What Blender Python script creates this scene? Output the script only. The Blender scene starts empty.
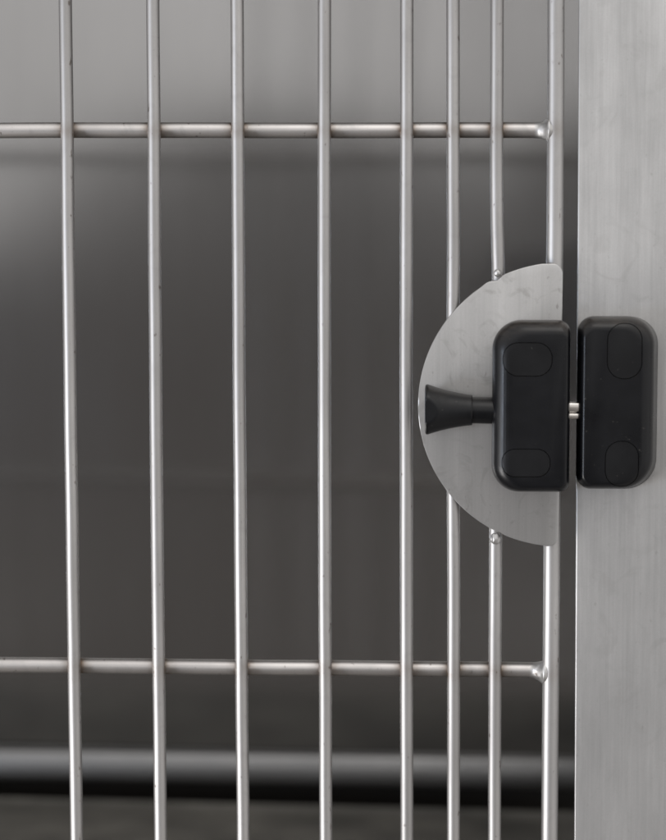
import bpy, bmesh, math, random
from mathutils import Vector, Matrix, noise
random.seed(7)
MM = 0.001
scene = bpy.context.scene
col = scene.collection

# ------------------------------------------------------------------ materials
def new_mat(name):
    m = bpy.data.materials.new(name); m.use_nodes = True
    nt = m.node_tree; nt.nodes.clear()
    out = nt.nodes.new('ShaderNodeOutputMaterial')
    b = nt.nodes.new('ShaderNodeBsdfPrincipled')
    nt.links.new(b.outputs[0], out.inputs[0])
    return m, nt, b

def N(nt, t, **kw):
    n = nt.nodes.new(t)
    for k, v in kw.items(): setattr(n, k, v)
    return n

def mapped_noise(nt, scale, sc=(1, 1, 1), detail=4, rough=.6, loc=(0, 0, 0)):
    tc = N(nt, 'ShaderNodeTexCoord'); mp = N(nt, 'ShaderNodeMapping')
    mp.inputs['Scale'].default_value = sc; mp.inputs['Location'].default_value = loc
    nt.links.new(tc.outputs['Object'], mp.inputs[0])
    n = N(nt, 'ShaderNodeTexNoise'); n.inputs['Scale'].default_value = scale
    n.inputs['Detail'].default_value = detail; n.inputs['Roughness'].default_value = rough
    nt.links.new(mp.outputs[0], n.inputs[0])
    return n.outputs['Fac']

def ramp(nt, src, stops):
    r = N(nt, 'ShaderNodeValToRGB'); e = r.color_ramp.elements
    while len(e) < len(stops): e.new(0.5)
    for i, (p, c) in enumerate(stops):
        e[i].position = p
        e[i].color = (c, c, c, 1) if isinstance(c, (int, float)) else (*c, 1)
    nt.links.new(src, r.inputs[0]); return r.outputs[0]

def mix(nt, fac, a, b, mode='MIX'):
    m = N(nt, 'ShaderNodeMix', data_type='RGBA', blend_type=mode)
    for i, v in ((0, fac), (6, a), (7, b)):
        if hasattr(v, 'is_linked'): nt.links.new(v, m.inputs[i])
        elif i == 0: m.inputs[0].default_value = v
        else: m.inputs[i].default_value = (*v, 1)
    return m.outputs[2]

def mathn(nt, op, a, b=0.0, c=0.0, clamp=False):
    m = N(nt, 'ShaderNodeMath', operation=op, use_clamp=clamp)
    for i, v in enumerate((a, b, c)):
        if hasattr(v, 'is_linked'): nt.links.new(v, m.inputs[i])
        else: m.inputs[i].default_value = v
    return m.outputs[0]

def bump(nt, b, h, strength, dist):
    bp = N(nt, 'ShaderNodeBump'); bp.inputs['Strength'].default_value = strength
    bp.inputs['Distance'].default_value = dist
    nt.links.new(h, bp.inputs['Height']); nt.links.new(bp.outputs[0], b.inputs['Normal'])

def steel(name, base, rough, streak=(1, 1, .02), streak_scale=900, streak_amt=.12,
          blotch=.10, speck=.0, bump_s=.15, stain=False, smudge=0, rvar=.04, metallic=1.0, warm=(1, .985, .97)):
    m, nt, b = new_mat(name)
    st = mapped_noise(nt, streak_scale, streak, 5, .7)
    st2 = mapped_noise(nt, streak_scale * .16, streak, 3, .6, (3, 1, 2))
    bl = mapped_noise(nt, 22, (1, 1, .45), 4, .6)
    hi = tuple(min(1, base * w) for w in warm)
    lo = tuple(base * (1 - streak_amt) * w for w in warm)
    c = mix(nt, ramp(nt, st, [(.3, 0), (.7, 1)]), lo, hi)
    k = 1 - blotch
    c = mix(nt, 1.0, c, ramp(nt, bl, [(.3, k), (.65, 1.0)]), 'MULTIPLY')
    c = mix(nt, 1.0, c, ramp(nt, st2, [(.3, 1 - streak_amt), (.7, 1.0)]), 'MULTIPLY')
    if speck:
        sp = mapped_noise(nt, 420, (1, 1, .6), 2, .5, (7, 7, 7))
        c = mix(nt, ramp(nt, sp, [(.68, 0), (.76, speck * .8)]), c, (.10, .075, .06))
        gr = mapped_noise(nt, 1500, (1, 1, 1), 2, .5, (1, 9, 4))
        c = mix(nt, ramp(nt, gr, [(.2, 0), (.8, .10)]), c, (.2, .18, .17))
    if smudge:
        s1 = N(nt, 'ShaderNodeTexNoise'); tc = N(nt, 'ShaderNodeTexCoord'); nt.links.new(tc.outputs['Object'], s1.inputs[0])
        s1.inputs['Scale'].default_value = 75; s1.inputs['Detail'].default_value = 7; s1.inputs['Distortion'].default_value = 1.6
        c = mix(nt, ramp(nt, s1.outputs['Fac'], [(.56, 0), (.70, smudge)]), c, (.33, .32, .31))
    if stain:
        at = N(nt, 'ShaderNodeAttribute', attribute_name='stain')
        nn = mapped_noise(nt, 260, (1, 1, 1), 4, .6)
        f = mathn(nt, 'MULTIPLY', at.outputs['Fac'], ramp(nt, nn, [(.25, .2), (.6, 1)]), clamp=True)
        c = mix(nt, f, c, (.16, .105, .065))
    nt.links.new(c, b.inputs['Base Color'])
    b.inputs['Metallic'].default_value = metallic
    r = ramp(nt, bl, [(.3, rough + rvar), (.7, rough - rvar)])
    nt.links.new(r, b.inputs['Roughness'])
    if bump_s: bump(nt, b, st, bump_s, .00008)
    return m

def plastic(name, base, rough, dust=.6):
    m, nt, b = new_mat(name)
    n1 = mapped_noise(nt, 60, (1, 1, 1), 5, .6)
    n2 = mapped_noise(nt, 1800, (1, 1, 1), 2, .5)
    lint = mapped_noise(nt, 420, (.35, 1, 1.4), 4, .7, (2, 5, 1))
    geo = N(nt, 'ShaderNodeNewGeometry'); sx = N(nt, 'ShaderNodeSeparateXYZ')
    nt.links.new(geo.outputs['Normal'], sx.inputs[0])
    up = N(nt, 'ShaderNodeMapRange'); up.inputs[1].default_value = .08; up.inputs[2].default_value = .9
    nt.links.new(sx.outputs[2], up.inputs[0])
    d = mathn(nt, 'MULTIPLY', up.outputs[0], ramp(nt, lint, [(.35, .25), (.65, 1)]))
    d = mathn(nt, 'MULTIPLY', d, dust, clamp=True)
    c = mix(nt, ramp(nt, n1, [(.3, 0), (.7, 1)]), tuple(x * .8 for x in base), tuple(x * 1.25 for x in base))
    c = mix(nt, d, c, (.060, .049, .040))
    sp = mapped_noise(nt, 700, (1, 1, 1), 2, .5, (4, 4, 8))
    c = mix(nt, ramp(nt, sp, [(.72, 0), (.77, .25)]), c, (.12, .11, .10))
    nt.links.new(c, b.inputs['Base Color'])
    rr = ramp(nt, n1, [(.3, rough - .05), (.7, rough + .06)]); nt.links.new(rr, b.inputs['Roughness'])
    b.inputs['Specular IOR Level'].default_value = .27
    bump(nt, b, n2, .25, .00005)
    return m

M_BAR = steel('bar_steel', .54, .52, speck=.85, stain=True, streak_amt=.13, blotch=.22, smudge=.30, warm=(1, .975, .955))
M_ROD = steel('rod_steel', .66, .46, streak=(.02, 1, 1), speck=1, stain=True, streak_amt=.14, blotch=.24, smudge=.35, warm=(1, .955, .925))
M_FRAME = steel('frame_rod_steel', .54, .52, speck=.7, stain=True, streak_amt=.10, blotch=.18, smudge=.25, warm=(1, .98, .965))
M_WELD = steel('weld_bead_steel', .58, .50, speck=1, smudge=.5, streak_amt=.05, bump_s=0)
M_PLATE = steel('latch_plate_steel', .54, .36, speck=.45, streak_amt=.10, blotch=.16, smudge=.75, metallic=.72, warm=(1, .985, .97))
M_POST = steel('post_steel', .66, .42, streak=(1, 1, .035), streak_scale=700, streak_amt=.13, blotch=.30, speck=.2, smudge=.22, metallic=.68, warm=(1, .988, .975))
M_WALL = steel('cage_wall_steel', .40, .118, streak_scale=300, streak_amt=.04, blotch=.03, rvar=.01, bump_s=.03, warm=(1, .985, .975))
wb = M_WALL.node_tree.nodes['Principled BSDF']; wb.inputs['Anisotropic'].default_value = .72
tg = N(M_WALL.node_tree, 'ShaderNodeTangent', direction_type='RADIAL', axis='Z')       # vertical grain spreads light sideways
M_WALL.node_tree.links.new(tg.outputs[0], wb.inputs['Tangent'])
M_HEM = steel('hem_steel', .26, .34, streak=(.02, 1, 1), streak_amt=.05, bump_s=0)
M_FLOOR = steel('cage_floor', .16, .85, streak=(.05, 1, 1), streak_amt=.1, blotch=.55, bump_s=0, metallic=0, warm=(1, .93, .80))
M_GAP_SHADE = plastic('gap_shade_black', (.016, .014, .012), .9, 0)  # near-black colour painted in for the shade of the gap below the hem
M_BLACK = plastic('black_plastic', (.0045, .0047, .0058), .30)
M_PLUG = plastic('plug_plastic', (.0045, .0046, .0054), .38, .35)
M_KNOB = plastic('knob_plastic', (.0040, .0043, .0052), .36, .2)
M_BOLT = steel('bolt_steel', .86, .25, streak=(.05, 1, 1), speck=.9, streak_amt=.1, warm=(1, .95, .89))

# ------------------------------------------------------------------ helpers
def finish(name, bm, mat, parent, sharp=38):
    bmesh.ops.remove_doubles(bm, verts=bm.verts, dist=1e-7)
    bmesh.ops.recalc_face_normals(bm, faces=bm.faces)
    for f in bm.faces: f.smooth = True
    for e in bm.edges:
        if len(e.link_faces) == 2 and e.calc_face_angle(0) > math.radians(sharp): e.smooth = False
    me = bpy.data.meshes.new(name); bm.to_mesh(me); bm.free()
    me.materials.append(mat)
    o = bpy.data.objects.new(name, me); col.objects.link(o)
    if parent: o.parent = parent
    return o

def root(name, loc, label, cat):
    o = bpy.data.objects.new(name, None); col.objects.link(o)
    o.empty_display_size = .02
    o['label'] = label; o['category'] = cat
    return o

def sweep(pts, rad, seg=28, stain=None, wob=0.0, seed=0.0, bm=None):
    """round rod along pts (mm); rad constant or function of the point"""
    bm = bm or bmesh.new()
    lay = bm.verts.layers.float.get('stain') or bm.verts.layers.float.new('stain')
    P = [Vector(p) for p in pts]; rings = []
    for i, p in enumerate(P):
        t = (P[min(i + 1, len(P) - 1)] - P[max(i - 1, 0)]).normalized()
        a = t.cross(Vector((0, 1, 0))).normalized(); b = t.cross(a).normalized()
        r = rad(p) if callable(rad) else rad
        off = Vector((0, 0, 0))
        if wob:
            off = wob * Vector((noise.noise(p * .021 + Vector((seed, 0, 0))), 0, noise.noise(p * .021 + Vector((0, seed, 9)))))
            off -= t * off.dot(t)
        ring = []
        for k in range(seg):
            an = 2 * math.pi * k / seg
            v = p + off + r * (math.cos(an) * a + math.sin(an) * b)
            bv = bm.verts.new(v * MM)
            bv[lay] = stain(v) if stain else 0.0
            ring.append(bv)
        rings.append(ring)
    for i in range(len(rings) - 1):
        for k in range(seg):
            bm.faces.new((rings[i][k], rings[i][(k + 1) % seg], rings[i + 1][(k + 1) % seg], rings[i + 1][k]))
    bm.faces.new(rings[0]); bm.faces.new(rings[-1])
    return bm

def subdivide_path(ctrl, step):
    out = []
    for a, b in zip(ctrl, ctrl[1:]):
        a, b = Vector(a), Vector(b); n = max(1, int((b - a).length / step))
        out += [a.lerp(b, i / n) for i in range(n)]
    out.append(Vector(ctrl[-1])); return out

def smooth_path(ctrl, step):
    """Catmull-Rom through control points"""
    C = [Vector(c) for c in ctrl]; C = [2 * C[0] - C[1]] + C + [2 * C[-1] - C[-2]]
    out = []
    for i in range(1, len(C) - 2):
        n = max(2, int((C[i + 1] - C[i]).length / step))
        for j in range(n):
            t = j / n
            out.append(.5 * ((2 * C[i]) + (-C[i - 1] + C[i + 1]) * t + (2 * C[i - 1] - 5 * C[i] + 4 * C[i + 1] - C[i + 2]) * t * t
                             + (-C[i - 1] + 3 * C[i] - 3 * C[i + 1] + C[i + 2]) * t ** 3))
    out.append(C[-2]); return out

def box(x0, x1, y0, y1, z0, z1, bev=0, seg=3, bm=None):
    own = bmesh.new()
    bmesh.ops.create_cube(own, size=1)
    for v in own.verts:
        v.co = Vector((x0 if v.co.x < 0 else x1, y0 if v.co.y < 0 else y1, z0 if v.co.z < 0 else z1)) * MM
    if bev:
        bmesh.ops.bevel(own, geom=list(own.edges), offset=bev * MM, segments=seg, profile=.5, affect='EDGES')
    if bm is None: return own
    me = bpy.data.meshes.new('tmp'); own.to_mesh(me); own.free(); bm.from_mesh(me); bpy.data.meshes.remove(me)
    return bm

def prism(outline, y0, y1, bev=0):
    bm = bmesh.new()
    A = [bm.verts.new(Vector((x, y0, z)) * MM) for x, z in outline]
    f = bm.faces.new(A)
    r = bmesh.ops.extrude_face_region(bm, geom=[f])
    for v in r['geom']:
        if isinstance(v, bmesh.types.BMVert): v.co.y = y1 * MM
    bmesh.ops.recalc_face_normals(bm, faces=bm.faces)
    if bev:
        ed = [e for e in bm.edges if abs(e.verts[0].co.y - e.verts[1].co.y) < 1e-9]
        bmesh.ops.bevel(bm, geom=ed, offset=bev * MM, segments=3, profile=.5, affect='EDGES')
    return bm

def rrect(x0, x1, z0, z1, rtl, rtr, rbr, rbl, n=10):
    out = []
    for cx, cz, r, a0 in ((x1 - rtr, z1 - rtr, rtr, 0), (x0 + rtl, z1 - rtl, rtl, 90), (x0 + rbl, z0 + rbl, rbl, 180), (x1 - rbr, z0 + rbr, rbr, 270)):
        for k in range(n + 1):
            a = math.radians(a0 + 90 * k / n)
            out.append((cx + r * math.cos(a), cz + r * math.sin(a)))
    return out

def capsule(x0, x1, z0, z1, grow=0, n=16, sq=1.0):
    x0 -= grow; x1 += grow; z0 -= grow; z1 += grow
    r = min(x1 - x0, z1 - z0) / 2 * sq
    return rrect(x0, x1, z0, z1, r, r, r, r, n)

def housing_bm(base, front, yb, yf, radii, ins, edge_depth, power=1.0):
    """moulded box standing off a plate: base outline at yb, front outline at yf, corners radii,
    ins = rounding of the (left, right, top, bottom) front edges, over edge_depth mm"""
    bm = bmesh.new(); rings = []
    layers = []
    for t in (0, .04, .5, 1): layers.append((t, 0.0))
    nth = 10
    ystr = yf + edge_depth
    for k in range(1, nth + 1): layers.append((1, math.radians(90 * k / nth)))
    for t, th in layers:
        lift = 0
        x0 = base[0] + (front[0] - base[0]) * t; x1 = base[1] + (front[1] - base[1]) * t
        z0 = base[2] + (front[2] - base[2]) * t; z1 = base[3] + (front[3] - base[3]) * t
        q = 1 - math.cos(th)
        l, r_, tp, bt = [i * q for i in ins]
        y = (yb + (ystr - yb) * t) - (edge_depth * math.sin(th) if th else 0)
        rr = [max(1.2, radii[i] - .55 * max(a, b)) for i, (a, b) in enumerate(((l, tp), (r_, tp), (r_, bt), (l, bt)))]
        # constant vertex count keeps every ring matched
        o = rrect(x0 + l, x1 - r_, z0 + bt, z1 - tp, *rr, n=12)
        rings.append([bm.verts.new(Vector((x, y, z)) * MM) for x, z in o])
    n = len(rings[0])
    for a, b in zip(rings, rings[1:]):
        for k in range(n): bm.faces.new((a[k], a[(k + 1) % n], b[(k + 1) % n], b[k]))
    bm.faces.new(rings[0]); bm.faces.new(rings[-1])
    bmesh.ops.recalc_face_normals(bm, faces=bm.faces)
    return bm

def boolean(bm_a, cutters, op):
    """returns a bmesh: a (op) each cutter, exact solver"""
    def tmp(b):
        me = bpy.data.meshes.new('t'); b.to_mesh(me)
        o = bpy.data.objects.new('t', me); col.objects.link(o); return o
    a = tmp(bm_a); cs = [tmp(c) for c in cutters]
    for c in cs:
        md = a.modifiers.new('b', 'BOOLEAN'); md.operation = op; md.object = c; md.solver = 'EXACT'
    bpy.context.view_layer.update()
    dg = bpy.context.evaluated_depsgraph_get()
    me = bpy.data.meshes.new_from_object(a.evaluated_get(dg))
    out = bmesh.new(); out.from_mesh(me)
    for o in [a] + cs:
        m = o.data; bpy.data.objects.remove(o); bpy.data.meshes.remove(m)
    bpy.data.meshes.remove(me)
    return out

def housing(name, parent, base, front, yb, yf, radii, ins, ed, ovals, sq=1.0):
    mk = lambda: housing_bm(base, front, yb, yf, radii, ins, ed)
    yc = yf + 3.2
    body = boolean(mk(), [prism(capsule(*o, grow=.26, sq=sq), yf - 3, yc) for o in ovals], 'DIFFERENCE')
    h = finish(name, body, M_BLACK, parent, 30)
    for o in ovals:
        p = boolean(mk(), [prism(capsule(*o, sq=sq), yf - 3, yc + .5)], 'INTERSECT')
        for v in p.verts: v.co.y += .0002
        finish('oval_plug', p, M_PLUG, h, 30)
    return h

def blob(name, parent, c, r, mat, sc=(1, 1, 1), lump=.15, bm=None):
    b = bmesh.new(); bmesh.ops.create_icosphere(b, subdivisions=4, radius=1)
    for v in b.verts:
        d = 1 + lump * noise.noise(v.co * 1.7 + Vector(c))
        v.co = (Vector(c) + Vector((v.co.x * sc[0], v.co.y * sc[1], v.co.z * sc[2])) * r * d) * MM
    return finish(name, b, mat, parent)

# ================================================================== the barred door
door = root('cage_door', (0, 0, 0),
            'barred stainless steel cage door of vertical rods with a half-round latch plate and black latch', 'cage door')

ROD_Z = (115.25, -101.75)
BAR_X = [(-105.6, -105.0), (-71.0, -70.5), (-37.8, -36.7), (-3.4, -2.9), (29.0, 30.1)]
def bar_stain(v):
    s = 0
    for z in ROD_Z:
        s = max(s, 1.0 * math.exp(-((v.z - z) / 2.6) ** 2) * (1 if v.y > -1.2 else .28))
    return s
BR = 2.62
for i, (xt, xb) in enumerate(BAR_X):
    c = [(xt - .25 * (xb - xt), 0, 250), (xt, 0, 165), ((xt + xb) / 2 - .25, 0, 0), (xb, 0, -170), (xb + .1, 0, -228)]
    finish('bar', sweep(smooth_path(c, 4), BR, stain=bar_stain, wob=.16, seed=i * 3.3), M_BAR, door)
finish('bar', sweep(smooth_path([(46.8, 0, 250), (47.1, 0, 165), (47.7, 0, 68), (47.9, .2, 5), (48.6, 0, -70), (49.0, 0, -169), (49.2, 0, -228)], 4), BR,
       stain=bar_stain, wob=.14, seed=21), M_BAR, door)
finish('bar', sweep(smooth_path([(64.1, 0, 250), (64.3, 0, 165), (64.75, 0, 92), (65.3, 0.1, 70), (65.7, .4, 55), (65.7, .4, 5), (65.2, .2, -45), (65.4, 0, -110), (65.7, 0, -169), (65.8, 0, -228)], 3), BR,
       stain=bar_stain, wob=.2, seed=29), M_BAR, door)

def rod_stain(v):
    s = 0
    for (xt, xb) in BAR_X + [(47.3, 49), (64.6, 65.5)]:
        x = xt if v.z > 0 else xb
        s = max(s, 1.4 * math.exp(-((v.x - x) / 3.4) ** 2))
    return s
for z, a in ((115.3, .15), (-101.75, -.2)):
    finish('cross_rod', sweep(subdivide_path([(-330, 5.35, z - a), (-133, 5.35, z), (0, 5.35, z - .1), (86, 5.0, z - .3)], 1.5), 3.12, seg=40,
           stain=rod_stain, wob=.25, seed=z), M_ROD, door)

def fr_stain(v):
    return .22 * max(math.exp(-((v.z - z) / 3.5) ** 2) for z in ROD_Z)
frame = finish('frame_rod', sweep(smooth_path([(87.3, 1, 250), (87.5, 1, 165), (87.8, 1, 60), (87.7, 1, 0), (87.9, 1, -90), (88.05, 1, -170), (88.1, 1, -228)], 4), 3.35, seg=36,
               stain=fr_stain, wob=.2, seed=40), M_FRAME, door)

# flared fillet welds where the cross rods run into the frame rod
for z in (115.02, -102.03):
    b = bmesh.new(); rings = []
    for i in range(25):
        x = 79.6 + 8.6 * i / 24
        t = min(1, (x - 79.6) / 5.2); u = max(0, (x - 84.4) / 3.9)
        k = math.sqrt(max(.02, 1 - u * u))
        r = (3.16 + 1.6 * t ** 2.4) * k; ry = (3.16 + .9 * t ** 2) * k
        ring = []
        for q in range(56):
            an = 2 * math.pi * q / 56
            n = noise.noise(Vector((x * .6, an * 1.4, z))) * .45 * t + noise.noise(Vector((x * 1.8, an * 3.4, z))) * .22 * t
            ring.append(b.verts.new(Vector((x, 5.03 - 3.7 * t ** 2 + (ry + n) * math.sin(an), z + (r + n) * math.cos(an))) * MM))
        rings.append(ring)
    for p, q in zip(rings, rings[1:]):
        for k in range(56): b.faces.new((p[k], p[(k + 1) % 56], q[(k + 1) % 56], q[k]))
    b.faces.new(rings[-1]); b.faces.new(rings[0])
    finish('weld_fillet', b, M_WELD, door, 80)

# half-round latch plate
CX, CZ, RR = 90.5, 6.6, 56.55
out = []
a0, a1 = math.radians(98), math.radians(263.5)
for i in range(121):
    a = a0 + (a1 - a0) * i / 120
    x, z = CX + RR * math.cos(a), CZ + RR * math.sin(a)
    k = -1.0 * math.exp(-((x - 64.6) / 1.7) ** 2) * (1 if z > CZ else 0)
    k += .35 * math.exp(-((x - 61.2) / 1.6) ** 2) * (1 if z > CZ else 0)
    k += -.35 * math.exp(-((x - 66.5) / 1.6) ** 2) * (1 if z < CZ else 0)
    out.append((x + k * math.cos(a), z + k * math.sin(a)))
# bottom right, right edge, rounded top right corner
out += [(85.6, -49.9), (87.2, -49.7), (88.6, -49.0), (89.6, -47.8), (90.05, -46.2), (90.35, -20), (90.6, 20), (90.75, 50), (90.78, 57.8)]
for k in range(1, 9):
    a = math.radians(90 * k / 9); out.append((86.6 + 4.2 * math.cos(a), 58.4 + 4.3 * math.sin(a)))
plate = finish('latch_plate', prism(out, -4.5, -2.7, .35), M_PLATE, door, 30)
blob('weld_bead', door, (65.2, -2.9, 58.9), 1.5, M_WELD, (1, 1, 1.05), .06)
blob('weld_bead', door, (65.2, -1.6, -47.2), 2.0, M_WELD, (1.05, 1, 1.3), .15)

# latch housing on the plate
LH = housing('latch_housing', door, (63.3, 94.1, -27.9, 40.5), (62.9, 93.1, -25.9, 41.2), -4.5, -24.5,
             (11.5, 5.0, 4.0, 11.0), (7.5, 2.0, 5.5, 3.0), 7.0,
             [(66.9, 85.6, 19.9, 32.6), (66.8, 85.2, -19.4, -8.8)], .92)

# flared pull knob, turned about the X axis with a flat pressed on its front
KX, KY, KZ = 0, -15.0, 5.6
prof = [(36.6, 0), (36.62, 7.0), (36.75, 9.1), (37.1, 9.75), (37.7, 9.9), (38.5, 9.65), (40, 9.15), (42.5, 8.35), (46, 7.45), (50, 6.65), (53, 6.15), (55.0, 5.95), (55.2, 5.8), (55.2, 5.1)]
def turned(prof, flat=None, seg=72):
    b = bmesh.new(); rings = []
    pp = []
    for (xa, ra), (xb, rb) in zip(prof, prof[1:]):
        n = max(1, int(abs(xb - xa) / .5))
        pp += [(xa + (xb - xa) * i / n, ra + (rb - ra) * i / n) for i in range(n)]
    pp.append(prof[-1])
    for x, r in pp:
        ring = []
        for k in range(seg):
            a = 2 * math.pi * k / seg
            y = KY + max(r, .01) * math.cos(a)
            if flat: y = max(y, KY - flat - .07 * (x - 38))
            ring.append(b.verts.new(Vector((x, y, KZ + max(r, .01) * math.sin(a) + (.25 * (55 - x) / 18))) * MM))
        rings.append(ring)
    for p, q in zip(rings, rings[1:]):
        for k in range(seg): b.faces.new((p[k], p[(k + 1) % seg], q[(k + 1) % seg], q[k]))
    b.faces.new(rings[0]); b.faces.new(rings[-1])
    return b
knob = finish('pull_knob', turned(prof, 8.3), M_KNOB, LH, 40)
finish('stem', turned([(54.9, 5.2), (64.5, 5.25)]), M_KNOB, knob, 40)

# sliding bolt bridging the gap to the catch
BX0, BX1 = 92.4, 96.6
b = box(BX0 - 8, BX1 + 1.5, -18.6, -11.5, 5.45, 8.85, .5)
b = box(BX0 - 8, BX1 + 1.5, -18.2, -11.8, 2.55, 4.75, .5, bm=b)
b = box(BX0 - 8, BX1 + 1.5, -13.6, -12.5, 4.4, 5.8, 0, bm=b)
finish('latch_bolt', b, M_BOLT, LH, 40)

# ================================================================== the cage body
cage = root('cage', (0, 0, 0),
            'stainless steel cage body with brushed front post with a black catch and dim interior', 'cage')

# front post: a folded box section, its left edge leaning very slightly
b = box(97.2, 330, .2, 2.8, -420, 420, .5, 3)
for v in b.verts:
    if v.co.x < .12: v.co.x += -.0053 * v.co.z
b = box(112, 330, 2.6, 40, -420, 420, .9, 3, bm=b)
post = finish('front_post', b, M_POST, cage, 30)
housing('latch_catch', post, (97.3, 129.0, -27.2, 41.6), (96.0, 126.2, -25.0, 42.6), .2, -22.0,
        (6.5, 11.0, 12.5, 5.5), (3.0, 6.0, 5.0, 3.0), 8.0,
        [(107.3, 120.4, 18.8, 40.0), (107.0, 119.6, -23.3, -5.8)], .95)

# back wall: one gently oil-canned sheet
TILT = math.tan(math.radians(3.2))          # the sheet is hung a little out of square
b = bmesh.new()
X0, X1, Z0, Z1 = -520, 138, -209, 420
nx, nz = 60, 60; grid = []
for j in range(nz + 1):
    row = []
    for i in range(nx + 1):
        x = X0 + (X1 - X0) * i / nx; z = Z0 + (Z1 - Z0) * j / nz
        y = 290 - TILT * (x - 100) - .0006 * max(0, x - 70) ** 2 + 0.04 * noise.noise(Vector((x * .006, z * .008, 3)))
        row.append(b.verts.new(Vector((x, y, z)) * MM))
    grid.append(row)
for j in range(nz):
    for i in range(nx): b.faces.new((grid[j][i], grid[j][i + 1], grid[j + 1][i + 1], grid[j + 1][i]))
r = bmesh.ops.extrude_face_region(b, geom=list(b.faces))
for v in r['geom']:
    if isinstance(v, bmesh.types.BMVert): v.co.y += .0015
finish('back_wall', b, M_WALL, cage)
# rolled hem along the foot of the back wall
prof2 = []
b = bmesh.new()
hem = [(290.5, -204.5), (287, -205.2), (285.6, -206.6), (284.6, -209), (283.4, -219.4), (283.8, -220.6), (285, -221.2), (292, -221.4)]
for s, x in enumerate((-520, 134)):
    prof2.append([b.verts.new(Vector((x, y - TILT * (x - 100), z - 4.4 - .006 * (100 - x))) * MM) for y, z in hem])
n = len(hem)
for k in range(n): b.faces.new((prof2[0][k], prof2[0][(k + 1) % n], prof2[1][(k + 1) % n], prof2[1][k]))
b.faces.new(prof2[0]); b.faces.new(prof2[1])
finish('wall_hem', b, M_HEM, cage, 60)
def slab(pts, z0, z1):
    bm = bmesh.new(); f = bm.faces.new([bm.verts.new(Vector((x, y - TILT * (x - 100), z0)) * MM) for x, y in pts])
    z0 -= 3.4; z1 -= 3.4
    for v in f.verts: v.co.z -= .0034
    g = bmesh.ops.extrude_face_region(bm, geom=[f])
    for v in g['geom']:
        if isinstance(v, bmesh.types.BMVert): v.co.z = z1 * MM
    return bm
finish('cage_floor', slab([(-520, 4), (139, 10), (139, 289), (-520, 289)], -239, -236), M_FLOOR, cage)
b = slab([(-520, 289.5), (139, 289.5), (139, 340), (-520, 340)], -300, -297)
finish('gap_shade_slab', b, M_GAP_SHADE, cage)  # black slab added under the hem, its colour standing for deep shade
finish('gap_shade_sheet', slab([(-520, 340), (139, 340), (139, 343), (-520, 343)], -300, -200), M_GAP_SHADE, cage)  # added black sheets close the gap and keep it dark
finish('gap_shade_sheet', slab([(-520, 286), (139, 286), (139, 289), (-520, 289)], -300, -240), M_GAP_SHADE, cage)
finish('ceiling', box(-520, 330, 20, 420, 420.5, 423, 0), M_WALL, cage)
finish('side_wall', box(-523, -520.5, 20, 420, -240, 420, 0), M_WALL, cage)
finish('side_wall', box(140, 142, 41, 410, -236, 420, 0), M_WALL, cage)

# ================================================================== light
world = bpy.data.worlds.new('World'); scene.world = world; world.use_nodes = True
nt = world.node_tree; nt.nodes.clear()
wo = N(nt, 'ShaderNodeOutputWorld'); bg = N(nt, 'ShaderNodeBackground'); nt.links.new(bg.outputs[0], wo.inputs[0])
tc = N(nt, 'ShaderNodeTexCoord'); sp = N(nt, 'ShaderNodeSeparateXYZ'); nt.links.new(tc.outputs['Generated'], sp.inputs[0])
dx, dy, dz = sp.outputs
R2D = 57.29578
front = mathn(nt, 'MULTIPLY', dy, -1)
az = mathn(nt, 'MULTIPLY', mathn(nt, 'ARCTAN2', dx, front), R2D)          # degrees, 0 = straight out of the cage
el = mathn(nt, 'MULTIPLY', mathn(nt, 'ARCSINE', dz), R2D)
def smooth(x, a, b_, lo=0., hi=1.):
    m = N(nt, 'ShaderNodeMapRange', interpolation_type='SMOOTHSTEP')
    nt.links.new(x, m.inputs[0])
    for i, v in enumerate((a, b_, lo, hi)): m.inputs[i + 1].default_value = v
    return m.outputs[0]
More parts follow.
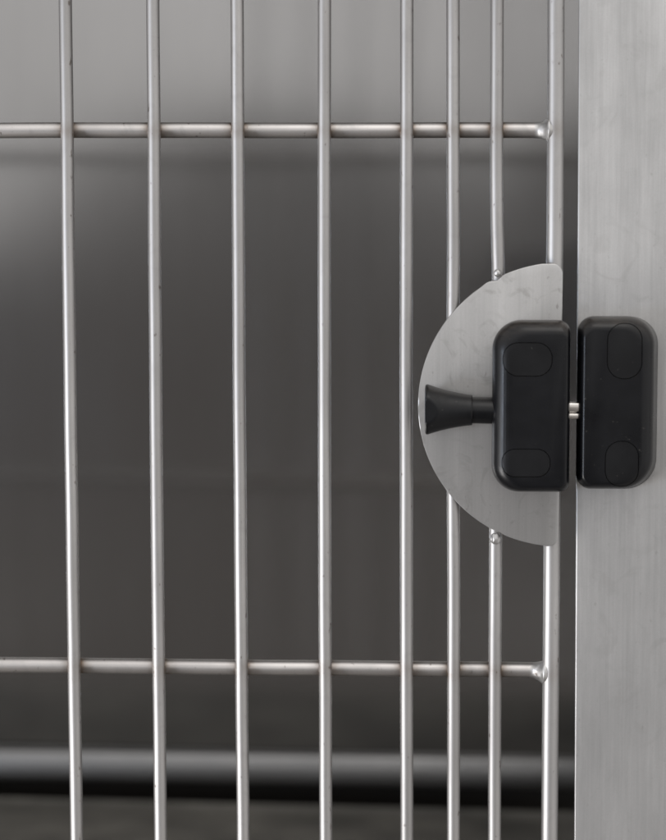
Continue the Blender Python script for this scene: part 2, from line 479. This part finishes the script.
# a dark figure stands before the cage, its top edge an arc, the room pale around it
daz = mathn(nt, 'ADD', az, 11.0)
neg = mathn(nt, 'MINIMUM', daz, 0); pos = mathn(nt, 'MAXIMUM', daz, 0)
arc = mathn(nt, 'MULTIPLY_ADD', mathn(nt, 'MULTIPLY', neg, neg), -.085, 2.15)
arc = mathn(nt, 'MULTIPLY_ADD', mathn(nt, 'MULTIPLY', pos, pos), -.034, arc)
arc = mathn(nt, 'MAXIMUM', arc, -1.6)
inside = smooth(mathn(nt, 'SUBTRACT', arc, el), -.9, .7)
inside = mathn(nt, 'MULTIPLY', inside, smooth(mathn(nt, 'ABSOLUTE', daz), 26, 42, 1, 0))
low = smooth(el, -60, 30)                                                # floor to ceiling
room = mix(nt, low, (.46, .43, .41), (1.22, 1.21, 1.205))
room = mix(nt, 1.0, room, smooth(el, 6, 38, .93, 1.05), 'MULTIPLY')
room = mix(nt, 1.0, room, smooth(az, -26, -8, .78, 1.0), 'MULTIPLY')
fig = mix(nt, smooth(el, -4.5, -.5), (.132, .122, .115), (.168, .160, .155))
c = mix(nt, inside, room, fig)
nt.links.new(c, bg.inputs[0]); bg.inputs[1].default_value = 1.0

def area(name, loc, target, size, power, color, sy=None):
    l = bpy.data.lights.new(name, 'AREA'); l.energy = power; l.color = color; l.size = size
    if sy: l.shape = 'RECTANGLE'; l.size_y = sy
    o = bpy.data.objects.new(name, l); col.objects.link(o); o.location = loc
    o.rotation_euler = (Vector(target) - Vector(loc)).to_track_quat('-Z', 'Y').to_euler()
    return o
area('window_light', (-1.3, -1.0, -.14), (0.08, 0, 0), 0.20, 6.0, (.70, .81, 1.0), .26)
area('low_light', (-1.0, -.52, -.45), (.08, 0, 0), .42, 9.0, (1, .98, .96))
area('ceiling_light', (.25, -.75, 1.15), (0.08, 0, .05), 0.7, 3.5, (1, .98, .95))

# ================================================================== camera
cam = bpy.data.cameras.new('camera'); co = bpy.data.objects.new('camera', cam); col.objects.link(co)
scene.camera = co
co.location = (0.034378, -0.894890, 0.089388)
co.rotation_euler = (math.radians(90 - 5.7), 0, math.radians(2.2))
cam.sensor_fit = 'HORIZONTAL'; cam.lens = 50; cam.sensor_width = 50 * 666 / 2250
cam.clip_start = .02; cam.clip_end = 20
cam.dof.use_dof = True; cam.dof.focus_distance = .895; cam.dof.aperture_fstop = 2.8

scene.view_settings.view_transform = 'Standard'; scene.view_settings.look = 'None'
scene.view_settings.gamma = 1; scene.view_settings.exposure = 0
scene.render.engine = 'CYCLES'
